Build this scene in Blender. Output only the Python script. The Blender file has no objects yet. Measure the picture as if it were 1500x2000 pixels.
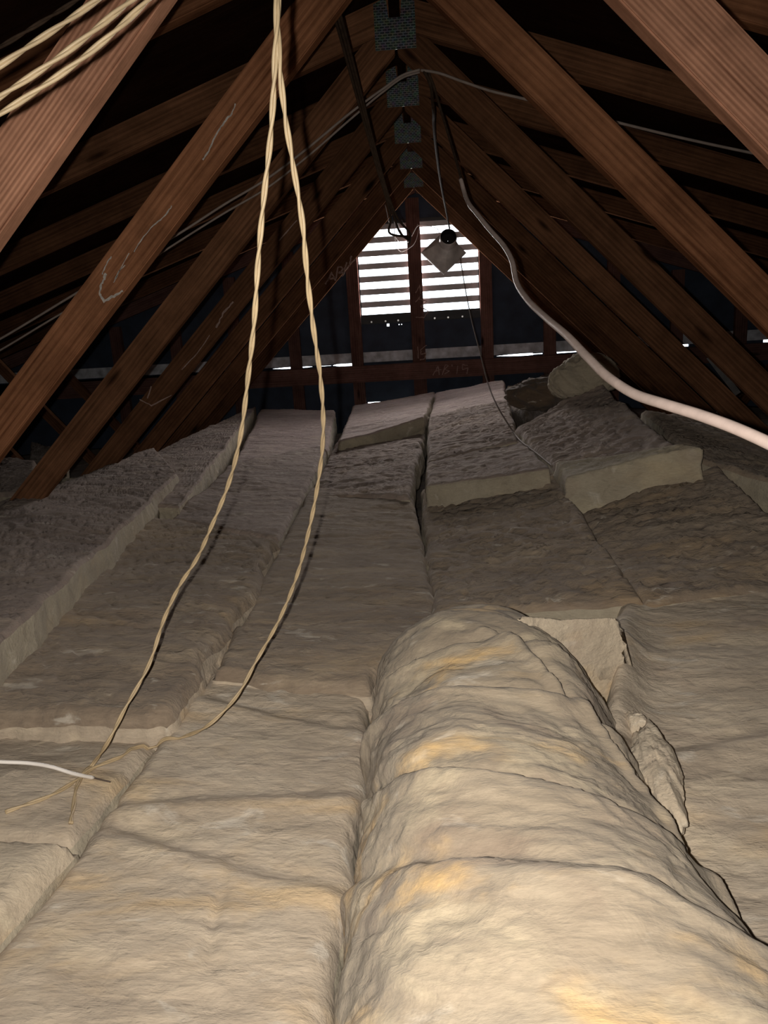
import bpy, bmesh, math, random
import numpy as np
from mathutils import Vector, Matrix
from mathutils.bvhtree import BVHTree

random.seed(7)
SC = bpy.context.scene
COL = SC.collection

# ------------------------------------------------------------------ camera
F, PIT, YAW, ROL = 1538.6, .24594, .07145, -.06144
_cy, _sy = math.cos(YAW), math.sin(YAW)
FWD = Vector((-_sy * math.cos(PIT), _cy * math.cos(PIT), -math.sin(PIT)))
_r = Vector((_cy, _sy, 0)); _u = _r.cross(FWD)
RGT = math.cos(ROL) * _r + math.sin(ROL) * _u
UPV = -math.sin(ROL) * _r + math.cos(ROL) * _u
cd = bpy.data.cameras.new('camera'); cam = bpy.data.objects.new('camera', cd); COL.objects.link(cam)
cd.sensor_fit = 'AUTO'; cd.sensor_width = 36; cd.lens = F / 2000 * 36; cd.clip_start = .02
M3 = Matrix((RGT, UPV, -FWD)).transposed()
cam.matrix_world = M3.to_4x4()
SC.camera = cam

# ------------------------------------------------------------------ light
SC.view_settings.view_transform = 'Standard'; SC.view_settings.look = 'None'
SC.view_settings.gamma = 1; SC.view_settings.use_curve_mapping = False
SC.view_settings.exposure = 0.0
w = bpy.data.worlds.new('sky'); SC.world = w; w.use_nodes = True
bg = w.node_tree.nodes['Background']; bg.inputs[0].default_value = (.80, .90, 1, 1); bg.inputs[1].default_value = 6.0

def lamp(name, kind, loc, energy, color, rot=(0, 0, 0), **kw):
    l = bpy.data.lights.new(name, kind); l.energy = energy; l.color = color
    for k, v in kw.items(): setattr(l, k, v)
    o = bpy.data.objects.new(name, l); COL.objects.link(o); o.location = loc; o.rotation_euler = rot
    return o
# the phone's own torch, a few centimetres beside the lens
torch = lamp('phone_torch', 'SPOT', tuple(RGT * -.026 + UPV * .004), 53, (1, .93, .84), shadow_soft_size=.004, spot_size=math.radians(117), spot_blend=1.0)
torch.rotation_euler = (M3 @ Matrix.Rotation(math.radians(-6), 3, 'X')).to_euler()
# daylight coming in at the louvred vent and at the gap under the gable siding
lamp('sky_portal', 'AREA', (-.06, 5.62, .29), 98, (1, .91, .87), rot=(math.radians(-90), 0, 0), shape='RECTANGLE', size=.85, size_y=.62)

# ------------------------------------------------------------------ basic helpers
def at(px, py, Y=None, Z=None, X=None):
    d = FWD + RGT * ((px - 750) / F) - UPV * ((py - 1000) / F)
    t = Y / d.y if Y is not None else (Z / d.z if Z is not None else X / d.x)
    return d * t
def ray(px, py):
    return (FWD + RGT * ((px - 750) / F) - UPV * ((py - 1000) / F)).normalized()

def tag(o, label=None, cat=None, group=None, kind=None):
    if label: o['label'] = label
    if cat: o['category'] = cat
    if group: o['group'] = group
    if kind: o['kind'] = kind
    return o
def empty(name, loc, label, cat, group=None):
    o = bpy.data.objects.new(name, None); COL.objects.link(o); o.location = loc
    o.empty_display_size = .05
    return tag(o, label, cat, group)
def mesh(name, V, Fc, mats, parent=None, smooth=False, mi=None, origin=None):
    V = np.asarray(V, dtype=np.float32)
    if origin is None:
        mn, mx = V.min(0), V.max(0)
        origin = np.array([(mn[0] + mx[0]) / 2, (mn[1] + mx[1]) / 2, mn[2]])
    me = bpy.data.meshes.new(name); me.from_pydata((V - np.asarray(origin, dtype=np.float32)).tolist(), [], Fc if isinstance(Fc, list) else Fc.tolist())
    if not isinstance(mats, (list, tuple)): mats = [mats]
    for m in mats: me.materials.append(m)
    if mi is not None: me.polygons.foreach_set('material_index', np.asarray(mi, dtype=np.int32))
    if smooth: me.polygons.foreach_set('use_smooth', np.ones(len(me.polygons), dtype=bool))
    me.update()
    o = bpy.data.objects.new(name, me); COL.objects.link(o); o.location = Vector([float(c) for c in origin])
    if parent:
        o.parent = parent; o.location = Vector([float(c) for c in origin]) - parent.location
    return o

def prism(name, poly, Y0, Y1, ang, mat, parent=None, bevel=.0025, off=None):
    """2-D outline (x, z) given depth Y0..Y1; local X runs along ang so the grain follows the board."""
    ca, sa = math.cos(ang), math.sin(ang)
    cx = sum(p[0] for p in poly) / len(poly); cz = min(p[1] for p in poly)
    bm = bmesh.new()
    f, b = [], []
    for x, z in poly:
        dx, dz = x - cx, z - cz
        lx, lz = dx * ca + dz * sa, -dx * sa + dz * ca
        f.append(bm.verts.new((lx, 0, lz))); b.append(bm.verts.new((lx, Y1 - Y0, lz)))
    bm.faces.new(f); bm.faces.new(b[::-1])
    n = len(poly)
    for i in range(n):
        j = (i + 1) % n; bm.faces.new((f[j], f[i], b[i], b[j]))
    bmesh.ops.recalc_face_normals(bm, faces=bm.faces)
    if bevel: bmesh.ops.bevel(bm, geom=bm.edges[:], offset=bevel, segments=2, affect='EDGES', clamp_overlap=True)
    me = bpy.data.meshes.new(name); bm.to_mesh(me); bm.free(); me.materials.append(mat)
    o = bpy.data.objects.new(name, me); COL.objects.link(o)
    base = Vector((cx, Y0, cz)); o.rotation_euler = (0, -ang, 0)
    if parent: o.parent = parent; o.location = base - parent.location
    else: o.location = base
    return o
def box(name, lo, hi, mat, parent=None, bevel=0):
    return prism(name, [(lo[0], lo[2]), (hi[0], lo[2]), (hi[0], hi[2]), (lo[0], hi[2])], lo[1], hi[1], 0, mat, parent, bevel)
def vbox(name, lo, hi, mat, parent=None, bevel=.002):   # upright board, grain vertical
    return prism(name, [(lo[0], lo[2]), (hi[0], lo[2]), (hi[0], hi[2]), (lo[0], hi[2])], lo[1], hi[1], math.pi / 2, mat, parent, bevel)

def spline(pts, step=.012):
    P = [Vector(p) for p in pts]; n = len(P)
    Ls = [max(1e-6, (P[i + 1] - P[i]).length) for i in range(n - 1)]
    Tn = []
    for i in range(n):
        if i == 0: Tn.append((P[1] - P[0]) / Ls[0])
        elif i == n - 1: Tn.append((P[-1] - P[-2]) / Ls[-1])
        else: Tn.append(((P[i] - P[i - 1]) / Ls[i - 1] * Ls[i] + (P[i + 1] - P[i]) / Ls[i] * Ls[i - 1]) / (Ls[i] + Ls[i - 1]))
    out = []
    for i in range(n - 1):
        m = max(2, int(Ls[i] / step)); a, b, ta, tb = P[i], P[i + 1], Tn[i] * Ls[i], Tn[i + 1] * Ls[i]
        for k in range(m):
            t = k / m; t2, t3 = t * t, t * t * t
            out.append(a * (2 * t3 - 3 * t2 + 1) + ta * (t3 - 2 * t2 + t) + b * (3 * t2 - 2 * t3) + tb * (t3 - t2))
    out.append(P[-1]); return out
def frames(path):
    T = []
    for i in range(len(path)):
        a = path[max(0, i - 1)]; b = path[min(len(path) - 1, i + 1)]; T.append((b - a).normalized())
    n = T[0].orthogonal().normalized(); N = [n]
    for i in range(1, len(T)):
        n = (n - T[i] * n.dot(T[i])).normalized(); N.append(n)
    return T, N
def tube(name, path, r, mat, parent=None, seg=8, origin=None):
    T, N = frames(path); V = []
    for i, p in enumerate(path):
        B = T[i].cross(N[i]); rr = r(i / (len(path) - 1)) if callable(r) else r
        for s in range(seg):
            a = 2 * math.pi * s / seg
            V.append(tuple(p + (N[i] * math.cos(a) + B * math.sin(a)) * rr))
    Fc = []
    for i in range(len(path) - 1):
        for s in range(seg):
            t = (s + 1) % seg
            Fc.append((i * seg + s, i * seg + t, (i + 1) * seg + t, (i + 1) * seg + s))
    Fc.append(tuple(range(seg))[::-1]); Fc.append(tuple(range(len(V) - seg, len(V))))
    return mesh(name, V, Fc, mat, parent, True, origin=origin)
def helix(path, off, pitch, phase, jitter=0):
    T, N = frames(path); out = []; s = 0
    for i, p in enumerate(path):
        if i: s += (p - path[i - 1]).length
        a = 2 * math.pi * s / pitch + phase + jitter * math.sin(s * 9 + .7)
        B = T[i].cross(N[i]); out.append(p + (N[i] * math.cos(a) + B * math.sin(a)) * off)
    return out

# ------------------------------------------------------------------ materials
def M(name):
    m = bpy.data.materials.new(name); m.use_nodes = True; nt = m.node_tree
    return m, nt, nt.nodes['Principled BSDF'], nt.nodes.new
def L(nt, a, b): nt.links.new(a, b)
def plain(name, col, rough=.6, metal=0, spec=.4, noise=0, nscale=30):
    m, nt, b, new = M(name)
    b.inputs['Roughness'].default_value = rough; b.inputs['Metallic'].default_value = metal
    b.inputs['Specular IOR Level'].default_value = spec
    if noise:
        tc = new('ShaderNodeTexCoord'); n = new('ShaderNodeTexNoise'); n.inputs['Scale'].default_value = nscale; n.inputs['Detail'].default_value = 5
        L(nt, tc.outputs['Object'], n.inputs['Vector'])
        r = new('ShaderNodeValToRGB'); r.color_ramp.elements[0].position = .3; r.color_ramp.elements[1].position = .7
        r.color_ramp.elements[0].color = (*[c * (1 - noise) for c in col], 1); r.color_ramp.elements[1].color = (*[min(1, c * (1 + noise)) for c in col], 1)
        L(nt, n.outputs['Fac'], r.inputs['Fac']); L(nt, r.outputs['Color'], b.inputs['Base Color'])
        bp = new('ShaderNodeBump'); bp.inputs['Strength'].default_value = .3; bp.inputs['Distance'].default_value = .003
        L(nt, n.outputs['Fac'], bp.inputs['Height']); L(nt, bp.outputs['Normal'], b.inputs['Normal'])
    else: b.inputs['Base Color'].default_value = (*col, 1)
    return m

def wood(name, dark, light, seed=0, knots=True, rings=1.0):
    m, nt, b, new = M(name)
    b.inputs['Roughness'].default_value = .75; b.inputs['Specular IOR Level'].default_value = 0
    tc = new('ShaderNodeTexCoord'); oi = new('ShaderNodeObjectInfo')
    add = new('ShaderNodeVectorMath'); add.operation = 'ADD'
    sc = new('ShaderNodeVectorMath'); sc.operation = 'SCALE'; sc.inputs['Scale'].default_value = 37 + seed
    cmb = new('ShaderNodeCombineXYZ')
    for i in range(3): L(nt, oi.outputs['Random'], cmb.inputs[i])
    L(nt, cmb.outputs[0], sc.inputs[0]); L(nt, tc.outputs['Object'], add.inputs[0]); L(nt, sc.outputs[0], add.inputs[1])
    def noise(scale_vec, scale, detail=6, rough=.6, dist=0):
        mp = new('ShaderNodeMapping'); mp.inputs['Scale'].default_value = scale_vec
        n = new('ShaderNodeTexNoise'); n.inputs['Scale'].default_value = scale; n.inputs['Detail'].default_value = detail
        n.inputs['Roughness'].default_value = rough; n.inputs['Distortion'].default_value = dist
        L(nt, add.outputs[0], mp.inputs[0]); L(nt, mp.outputs[0], n.inputs['Vector']); return n
    # growth-ring lines: stretched wave
    mp = new('ShaderNodeMapping'); mp.inputs['Scale'].default_value = (.16, 1, 1)
    L(nt, add.outputs[0], mp.inputs[0])
    wv = new('ShaderNodeTexWave'); wv.wave_type = 'BANDS'; wv.bands_direction = 'Z'; wv.inputs['Scale'].default_value = 22 * rings
    wv.inputs['Distortion'].default_value = 5 if rings < 2 else 2.5; wv.inputs['Detail'].default_value = 5; wv.inputs['Detail Scale'].default_value = .35
    L(nt, mp.outputs[0], wv.inputs['Vector'])
    fine = noise((1.0, 24, 46), 5, 7, .65)
    big = noise((1.0, 3, 6), 2.2, 4, .6)
    r = new('ShaderNodeValToRGB'); e = r.color_ramp.elements
    e[0].position = .2; e[0].color = (*dark, 1); e[1].position = .8; e[1].color = (*light, 1)
    mixv = new('ShaderNodeMath'); mixv.operation = 'MULTIPLY_ADD'; mixv.inputs[1].default_value = .13 * rings
    L(nt, wv.outputs['Fac'], mixv.inputs[0])
    m2 = new('ShaderNodeMath'); m2.operation = 'MULTIPLY_ADD'; m2.inputs[1].default_value = .8; m2.inputs[2].default_value = -.24
    L(nt, fine.outputs['Fac'], m2.inputs[0])
    m3 = new('ShaderNodeMath'); m3.operation = 'MULTIPLY_ADD'; m3.inputs[1].default_value = .55
    L(nt, big.outputs['Fac'], m3.inputs[0]); L(nt, m2.outputs[0], m3.inputs[2]); L(nt, m3.outputs[0], mixv.inputs[2])
    L(nt, mixv.outputs[0], r.inputs['Fac'])
    col = r.outputs['Color']
    # each board has its own tone
    hv = new('ShaderNodeHueSaturation'); mr = new('ShaderNodeMapRange'); mr.inputs['To Min'].default_value = .8; mr.inputs['To Max'].default_value = 1.2
    L(nt, oi.outputs['Random'], mr.inputs['Value']); L(nt, mr.outputs[0], hv.inputs['Value']); L(nt, col, hv.inputs['Color']); col = hv.outputs[0]
    if knots:
        mpk = new('ShaderNodeMapping'); mpk.inputs['Scale'].default_value = (2.6, 1.4, 9)
        vk = new('ShaderNodeTexVoronoi'); vk.inputs['Scale'].default_value = 1.0
        L(nt, add.outputs[0], mpk.inputs[0]); L(nt, mpk.outputs[0], vk.inputs['Vector'])
        kr = new('ShaderNodeValToRGB'); kr.color_ramp.elements[0].position = .05; kr.color_ramp.elements[0].color = (1, 1, 1, 1)
        kr.color_ramp.elements[1].position = .13; kr.color_ramp.elements[1].color = (0, 0, 0, 1)
        L(nt, vk.outputs['Distance'], kr.inputs['Fac'])
        mx = new('ShaderNodeMix'); mx.data_type = 'RGBA'; mx.inputs['B'].default_value = (*[c * .35 for c in dark], 1)
        L(nt, kr.outputs['Color'], mx.inputs['Factor']); L(nt, col, mx.inputs['A']); col = mx.outputs['Result']
    # dirt and weathering blotches
    dn = noise((1, 1, 1), 9, 6, .7)
    dr = new('ShaderNodeValToRGB'); dr.color_ramp.elements[0].position = .35; dr.color_ramp.elements[0].color = (.55, .55, .55, 1); dr.color_ramp.elements[1].position = .6
    dr.color_ramp.elements[1].color = (1, 1, 1, 1)
    L(nt, dn.outputs['Fac'], dr.inputs['Fac'])
    mul = new('ShaderNodeMix'); mul.data_type = 'RGBA'; mul.blend_type = 'MULTIPLY'; mul.inputs['Factor'].default_value = .7
    L(nt, col, mul.inputs['A']); L(nt, dr.outputs['Color'], mul.inputs['B'])
    L(nt, mul.outputs['Result'], b.inputs['Base Color'])
    bp = new('ShaderNodeBump'); bp.inputs['Strength'].default_value = .5; bp.inputs['Distance'].default_value = .002
    L(nt, mixv.outputs[0], bp.inputs['Height']); L(nt, bp.outputs['Normal'], b.inputs['Normal'])
    return m

def wool(name, cols, stain=.0, streak=(3, 13), bump=.8, seed=0, flakes=.5, flake_col=(.78, .72, .62), patch=.45):
    """mineral-wool surface: layered streaky fibres, paler flakes, yellow binder stains"""
    m, nt, b, new = M(name)
    b.inputs['Roughness'].default_value = .95; b.inputs['Specular IOR Level'].default_value = .08
    try:
        b.inputs['Sheen Weight'].default_value = .15; b.inputs['Sheen Roughness'].default_value = .6
    except Exception: pass
    geo = new('ShaderNodeNewGeometry')
    add = new('ShaderNodeVectorMath'); add.operation = 'ADD'; add.inputs[1].default_value = (seed * 3.7, seed * 1.9, seed * 2.3)
    L(nt, geo.outputs['Position'], add.inputs[0])
    def noise(vec, scale, detail=6, rough=.6, dist=0.):
        mp = new('ShaderNodeMapping'); mp.inputs['Scale'].default_value = vec; mp.inputs['Rotation'].default_value = (0, 0, .12)
        n = new('ShaderNodeTexNoise'); n.inputs['Scale'].default_value = scale; n.inputs['Detail'].default_value = detail
        n.inputs['Roughness'].default_value = rough; n.inputs['Distortion'].default_value = dist
        L(nt, add.outputs[0], mp.inputs[0]); L(nt, mp.outputs[0], n.inputs['Vector']); return n
    big = noise((1, 1.8, 1.8), 3.2, 5, .6, .6)
    st = noise((streak[0], streak[1], streak[1]), 2.2, 8, .65, .8)
    fib = noise((12, 60, 60), 4, 6, .7, .3)
    r = new('ShaderNodeValToRGB'); els = r.color_ramp.elements
    els[0].position = .30; els[0].color = (*cols[0], 1); els[1].position = .72; els[1].color = (*cols[-1], 1)
    if len(cols) > 2: e = els.new(.5); e.color = (*cols[1], 1)
    mm = new('ShaderNodeMix'); mm.data_type = 'FLOAT'; mm.inputs['Factor'].default_value = .45
    L(nt, big.outputs['Fac'], mm.inputs['A']); L(nt, st.outputs['Fac'], mm.inputs['B']); L(nt, mm.outputs['Result'], r.inputs['Fac'])
    col = r.outputs['Color']
    def over(col, fac, c, typ='MIX'):
        mx = new('ShaderNodeMix'); mx.data_type = 'RGBA'; mx.blend_type = typ; mx.inputs['B'].default_value = (*c, 1)
        L(nt, fac, mx.inputs['Factor']); L(nt, col, mx.inputs['A']); return mx.outputs['Result']
    def ramp(fac, a, bb, mx=1.):
        q = new('ShaderNodeMapRange'); q.inputs['From Min'].default_value = a; q.inputs['From Max'].default_value = bb
        q.inputs['To Max'].default_value = mx; q.interpolation_type = 'SMOOTHSTEP'; L(nt, fac, q.inputs['Value']); return q.outputs[0]
    if flakes:
        fl = noise((streak[0] * .9, streak[1] * .8, streak[1] * .8), 3.4, 5, .55, .5)
        col = over(col, ramp(fl.outputs['Fac'], .60, .70, flakes), flake_col)
        fd = noise((streak[0] * 1.1, streak[1], streak[1]), 2.9, 5, .6, .7)
        col = over(col, ramp(fd.outputs['Fac'], .58, .72, .38), tuple(c * .55 for c in cols[0]))
    pn = noise((1.0, 1.7, 1.7), 4.3, 5, .6, .9)
    col = over(col, ramp(pn.outputs['Fac'], .52, .66, patch), tuple(min(1, c * k) for c, k in zip(cols[-1], (1.12, 1.1, 1.02))))
    pm = noise((1.2, 2.2, 2.2), 3.7, 4, .6, .8)
    col = over(col, ramp(pm.outputs['Fac'], .56, .70, patch * .8), tuple(c * k for c, k in zip(cols[0], (.98, .90, .92))))
    if stain:
        sn = noise((1.0, 2.6, 2.6), 3.1, 4, .6, .5)
        col = over(col, ramp(sn.outputs['Fac'], .53, .72, stain), (.74, .48, .19))
    mul = new('ShaderNodeMix'); mul.data_type = 'RGBA'; mul.blend_type = 'MULTIPLY'; mul.inputs['Factor'].default_value = .35
    fr = new('ShaderNodeMapRange'); fr.inputs['From Min'].default_value = .3; fr.inputs['From Max'].default_value = .7
    fr.inputs['To Min'].default_value = .55; fr.inputs['To Max'].default_value = 1.15; L(nt, fib.outputs['Fac'], fr.inputs['Value'])
    cc = new('ShaderNodeCombineColor'); [L(nt, fr.outputs[0], cc.inputs[i]) for i in range(3)]
    L(nt, col, mul.inputs['A']); L(nt, cc.outputs[0], mul.inputs['B']); L(nt, mul.outputs['Result'], b.inputs['Base Color'])
    b1 = new('ShaderNodeBump'); b1.inputs['Strength'].default_value = bump; b1.inputs['Distance'].default_value = .007
    stb = noise((streak[0], streak[1], streak[1]), 2.2, 3, .5, .8)
    L(nt, stb.outputs['Fac'], b1.inputs['Height'])
    lm = noise((1.2, 1.7, 1.7), 17, 4, .6, .4)
    b0 = new('ShaderNodeBump'); b0.inputs['Strength'].default_value = bump * .75; b0.inputs['Distance'].default_value = .010
    L(nt, lm.outputs['Fac'], b0.inputs['Height']); L(nt, b1.outputs['Normal'], b0.inputs['Normal'])
    b2 = new('ShaderNodeBump'); b2.inputs['Strength'].default_value = bump * .8; b2.inputs['Distance'].default_value = .003
    L(nt, fib.outputs['Fac'], b2.inputs['Height']); L(nt, b0.outputs['Normal'], b2.inputs['Normal']); L(nt, b2.outputs['Normal'], b.inputs['Normal'])
    return m

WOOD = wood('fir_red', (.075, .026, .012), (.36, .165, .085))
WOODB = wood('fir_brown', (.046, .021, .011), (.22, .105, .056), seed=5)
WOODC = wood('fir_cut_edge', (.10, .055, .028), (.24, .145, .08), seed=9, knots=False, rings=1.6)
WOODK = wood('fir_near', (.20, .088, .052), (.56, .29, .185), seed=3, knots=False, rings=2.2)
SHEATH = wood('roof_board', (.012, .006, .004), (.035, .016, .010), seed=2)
STUD = wood('stud_wood', (.07, .035, .03), (.22, .12, .10), seed=12)
PLATE, _nt, _b, _new = M('toothed_plate')
_b.inputs['Metallic'].default_value = .85; _b.inputs['Roughness'].default_value = .5
_tc = _new('ShaderNodeTexCoord'); _br = _new('ShaderNodeTexBrick'); _br.inputs['Scale'].default_value = 1
_br.inputs['Brick Width'].default_value = .014; _br.inputs['Row Height'].default_value = .0065; _br.inputs['Mortar Size'].default_value = .0016
_br.inputs['Color1'].default_value = (.04, .05, .05, 1); _br.inputs['Color2'].default_value = (.09, .11, .11, 1); _br.inputs['Mortar'].default_value = (.26, .28, .28, 1)
_mp = _new('ShaderNodeMapping'); _mp.inputs['Rotation'].default_value = (math.pi / 2, 0, 0)
_nt.links.new(_tc.outputs['Object'], _mp.inputs[0]); _nt.links.new(_mp.outputs[0], _br.inputs['Vector'])
_nz = _new('ShaderNodeTexNoise'); _nz.inputs['Scale'].default_value = 60
_mx = _new('ShaderNodeMix'); _mx.data_type = 'RGBA'; _mx.blend_type = 'MULTIPLY'; _mx.inputs['Factor'].default_value = .9
_nt.links.new(_tc.outputs['Object'], _nz.inputs['Vector'])
_nt.links.new(_br.outputs['Color'], _mx.inputs['A']); _nt.links.new(_nz.outputs['Color'], _mx.inputs['B']); _nt.links.new(_mx.outputs['Result'], _b.inputs['Base Color'])
_bp = _new('ShaderNodeBump'); _bp.inputs['Strength'].default_value = 1; _bp.inputs['Distance'].default_value = .002
_nt.links.new(_br.outputs['Fac'], _bp.inputs['Height']); _nt.links.new(_bp.outputs['Normal'], _b.inputs['Normal'])
GALV = plain('galvanised', (.50, .50, .50), .32, 1.0, .5, noise=.2, nscale=25)
BOOTM = plain('bright_sheet_metal', (.72, .71, .70), .35, .25, .6, noise=.2, nscale=25)
MOUTHSHADE = plain('shade_inside', (.02, .02, .02), .8)  # black that stands for the shade inside the boot mouth
FELT_GLOW = plain('sheathing_paper_blue_glow', (.034, .048, .078), .8, noise=.3, nscale=8)  # black paper with the vent's bluish glow mixed into its colour
SLAT = plain('louvre_paint', (.40, .42, .44), .5, noise=.1)
VFRAME = plain('vent_frame', (.03, .035, .04), .6)
GREYBAND = plain('weathered_frieze', (.55, .58, .64), .8, noise=.4, nscale=18)
CORD = plain('ivory_insulation', (.48, .37, .225), .45, noise=.12, nscale=60)
NM = plain('nonmetallic_sheath', (.50, .40, .36), .5, noise=.12, nscale=40)
NMG = plain('grey_sheath', (.25, .205, .18), .7, spec=.1, noise=.15, nscale=40)
BLK = plain('old_cloth_wire', (.045, .030, .021), .85, spec=.03, noise=.3, nscale=90)
WHT = plain('white_sheath', (.80, .76, .72), .4, noise=.06)
COPPERY = plain('stripped_end', (.10, .075, .06), .6)
CHALK = plain('pale_chalk', (.36, .33, .30), .95, noise=.35, nscale=120)
CHALKD = plain('faded_chalk', (.30, .21, .18), .95, noise=.3, nscale=120)
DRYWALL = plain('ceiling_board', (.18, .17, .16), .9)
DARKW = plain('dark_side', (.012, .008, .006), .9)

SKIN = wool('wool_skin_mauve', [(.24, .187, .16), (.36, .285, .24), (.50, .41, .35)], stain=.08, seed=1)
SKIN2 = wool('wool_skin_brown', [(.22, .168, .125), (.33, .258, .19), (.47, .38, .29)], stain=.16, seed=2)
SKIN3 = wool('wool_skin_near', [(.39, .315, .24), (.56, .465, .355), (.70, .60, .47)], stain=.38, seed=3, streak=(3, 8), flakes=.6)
CREAM = wool('wool_cream', [(.46, .375, .275), (.62, .52, .39), (.72, .63, .49)], stain=.30, seed=4, streak=(2.5, 6), flakes=.4, flake_col=(.80, .74, .63))
DUCTW = wool('wool_duct_wrap', [(.26, .21, .155), (.365, .30, .222), (.48, .41, .31)], stain=.85, patch=.7, seed=5, streak=(2.4, 6), bump=.6, flakes=.6)
CUT = wool('wool_cut_face', [(.38, .32, .235), (.46, .40, .30), (.54, .48, .37)], stain=.12, seed=6, streak=(4, 6), bump=.9, flakes=.45, patch=.7)
PINK = wool('wool_pale_pink', [(.34, .265, .24), (.46, .36, .32), (.56, .46, .41)], stain=.03, seed=7)
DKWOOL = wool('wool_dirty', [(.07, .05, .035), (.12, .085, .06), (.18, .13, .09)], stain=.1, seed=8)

# ------------------------------------------------------------------ setting
XR, ZV, ZC = -.060, .685, .74         # ridge x, bottom of the web joint, underside of the top chords at the ridge
W, T = .0795, .0373
Y1, SP = 1.145, .61
TR = 1 / 3.                            # 4 in 12 roof
TH = math.atan(TR); CW = W / math.cos(TH)
YW = 5.45
def struct(o): o['kind'] = 'structure'; return o
XL, XRR = -4.3, 4.2
struct(box('floor', (XL, -1.6, -1.04), (XRR, YW, -.99), DRYWALL))
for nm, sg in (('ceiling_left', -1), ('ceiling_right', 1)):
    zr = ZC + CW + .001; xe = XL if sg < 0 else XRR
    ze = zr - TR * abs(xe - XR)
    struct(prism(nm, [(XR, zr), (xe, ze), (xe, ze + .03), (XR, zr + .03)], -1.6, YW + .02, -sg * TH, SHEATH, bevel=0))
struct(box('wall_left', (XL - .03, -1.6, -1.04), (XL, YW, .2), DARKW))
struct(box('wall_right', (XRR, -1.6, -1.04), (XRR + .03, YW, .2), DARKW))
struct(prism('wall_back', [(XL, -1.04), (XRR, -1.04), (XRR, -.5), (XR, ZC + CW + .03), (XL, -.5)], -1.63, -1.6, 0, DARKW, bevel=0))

# gable wall: siding with the vent opening and a ragged gap under the frieze board
def gable_wall():
    zr = ZC + CW + .002
    top = lambda x: zr - TR * abs(x - XR)
    ZG = -.322
    slits = [(-1.10, -1.03, .001, .010), (-1.03, -.965, .010, .012), (-.895, -.85, .007, .008), (-.85, -.82, .006, .0015), (-.79, -.74, .002, .003), (-.74, -.69, .0035, .0015), (-.68, -.64, .002, .018), (-.64, -.542, .018, .020),
             (.435, .53, .001, .012), (.53, .62, .012, .016), (.62, .68, .016, .013), (.68, .745, .006, .005),
             (.838, .93, .010, .007), (.93, 1.10, .007, .005), (1.665, 1.705, .016, .016), (2.185, 2.26, .02, .02)]
    xs = {XL, XRR, XR, -.46, .333}
    for a, b_, _, _ in slits: xs.add(a); xs.add(b_)
    xs.update((-.293, -.277, -.214, -.208, -.196, -.191, -.455, -.30)); xs = sorted(xs)
    V, Fc = [], []
    def quad(x0, x1, a0, a1, b0, b1):       # bottom a, top b
        i = len(V)
        for y in (YW, YW + .018):
            V.extend([(x0, y, a0), (x1, y, a1), (x1, y, b1), (x0, y, b0)])
        Fc.extend([(i, i + 1, i + 2, i + 3), (i + 7, i + 6, i + 5, i + 4), (i, i + 4, i + 5, i + 1), (i + 1, i + 5, i + 6, i + 2), (i + 2, i + 6, i + 7, i + 3), (i + 3, i + 7, i + 4, i)])
    for x0, x1 in zip(xs[:-1], xs[1:]):
        g0 = g1 = 0; xm = (x0 + x1) / 2
        for a, b_, u, v in slits:
            if a <= xm <= b_: g0 = u + (v - u) * (x0 - a) / (b_ - a); g1 = u + (v - u) * (x1 - a) / (b_ - a)
        low_cut = None
        if -.455 < xm < -.19: low_cut = (-.625, -.585)
        if low_cut: quad(x0, x1, -1.04, -1.04, low_cut[0], low_cut[0]); quad(x0, x1, low_cut[1], low_cut[1], ZG - g0 * .5, ZG - g1 * .5)
        else: quad(x0, x1, -1.04, -1.04, ZG - g0 * .5, ZG - g1 * .5)
        lo0, lo1 = ZG + g0 * .5, ZG + g1 * .5
        holes = []
        if -.293 < xm < -.277: holes = [(-.083, -.066)]
        if -.214 < xm < -.208 or -.196 < xm < -.191: holes = [(-.078, -.073)]
        if -.46 < xm < .333: holes.append((.0, .575))
        z0, z1 = lo0, lo1
        for h0, h1 in holes:
            quad(x0, x1, z0, z1, h0, h0); z0 = z1 = h1
        quad(x0, x1, z0, z1, top(x0), top(x1))
    return struct(mesh('wall_gable', V, Fc, FELT_GLOW, origin=(0, YW, -1.04)))
gable_wall()

# the vent
vent = empty('louvered_vent', (-.063, YW - .005, -.012), 'bright gable vent of pale horizontal louvres letting daylight in at the far end', 'vent')
for lo, hi in (((-.475, YW - .012, -.022), (.348, YW + .03, -.001)), ((-.475, YW - .012, .568), (.348, YW + .03, .590)),
               ((-.477, YW - .012, -.001), (-.456, YW + .03, .568)), ((.329, YW - .012, -.001), (.350, YW + .03, .568))):
    box('frame', lo, hi, VFRAME, vent, .001)
for i in range(7):
    z = .070 + .0815 * i
    V = []; n = 12
    prof = [(-.012, .012), (-.008, .0155), (.03, .004), (.052, -.004), (.052, -.0085), (.03, -.001), (-.006, .002), (-.008, -.024), (-.0125, -.024)]
    for x in (-.458, .331):
        for y, dz in prof: V.append((x, YW + .012 + y, z + dz))
    k = len(prof)
    Fc = [(j, (j + 1) % k, k + (j + 1) % k, k + j) for j in range(k)] + [tuple(range(k))[::-1], tuple(range(k, 2 * k))]
    mesh('louver_blade', V, Fc, SLAT, vent)
# flange under the vent; metal discs stand for light dots at its nail holes
fl = prism('sill_flange', [(-.47, -.062), (.345, -.062), (.345, -.022), (-.47, -.022)], YW - .006, YW, 0, VFRAME, vent, .001)
for x in (-.395, -.30, -.215, .03, .12, .215):
    prism('light_dot', [(x + .006 * math.cos(a * math.pi / 4), -.048 + .006 * math.sin(a * math.pi / 4)) for a in range(8)], YW - .010, YW - .006, 0, GALV, vent, 0)

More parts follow.
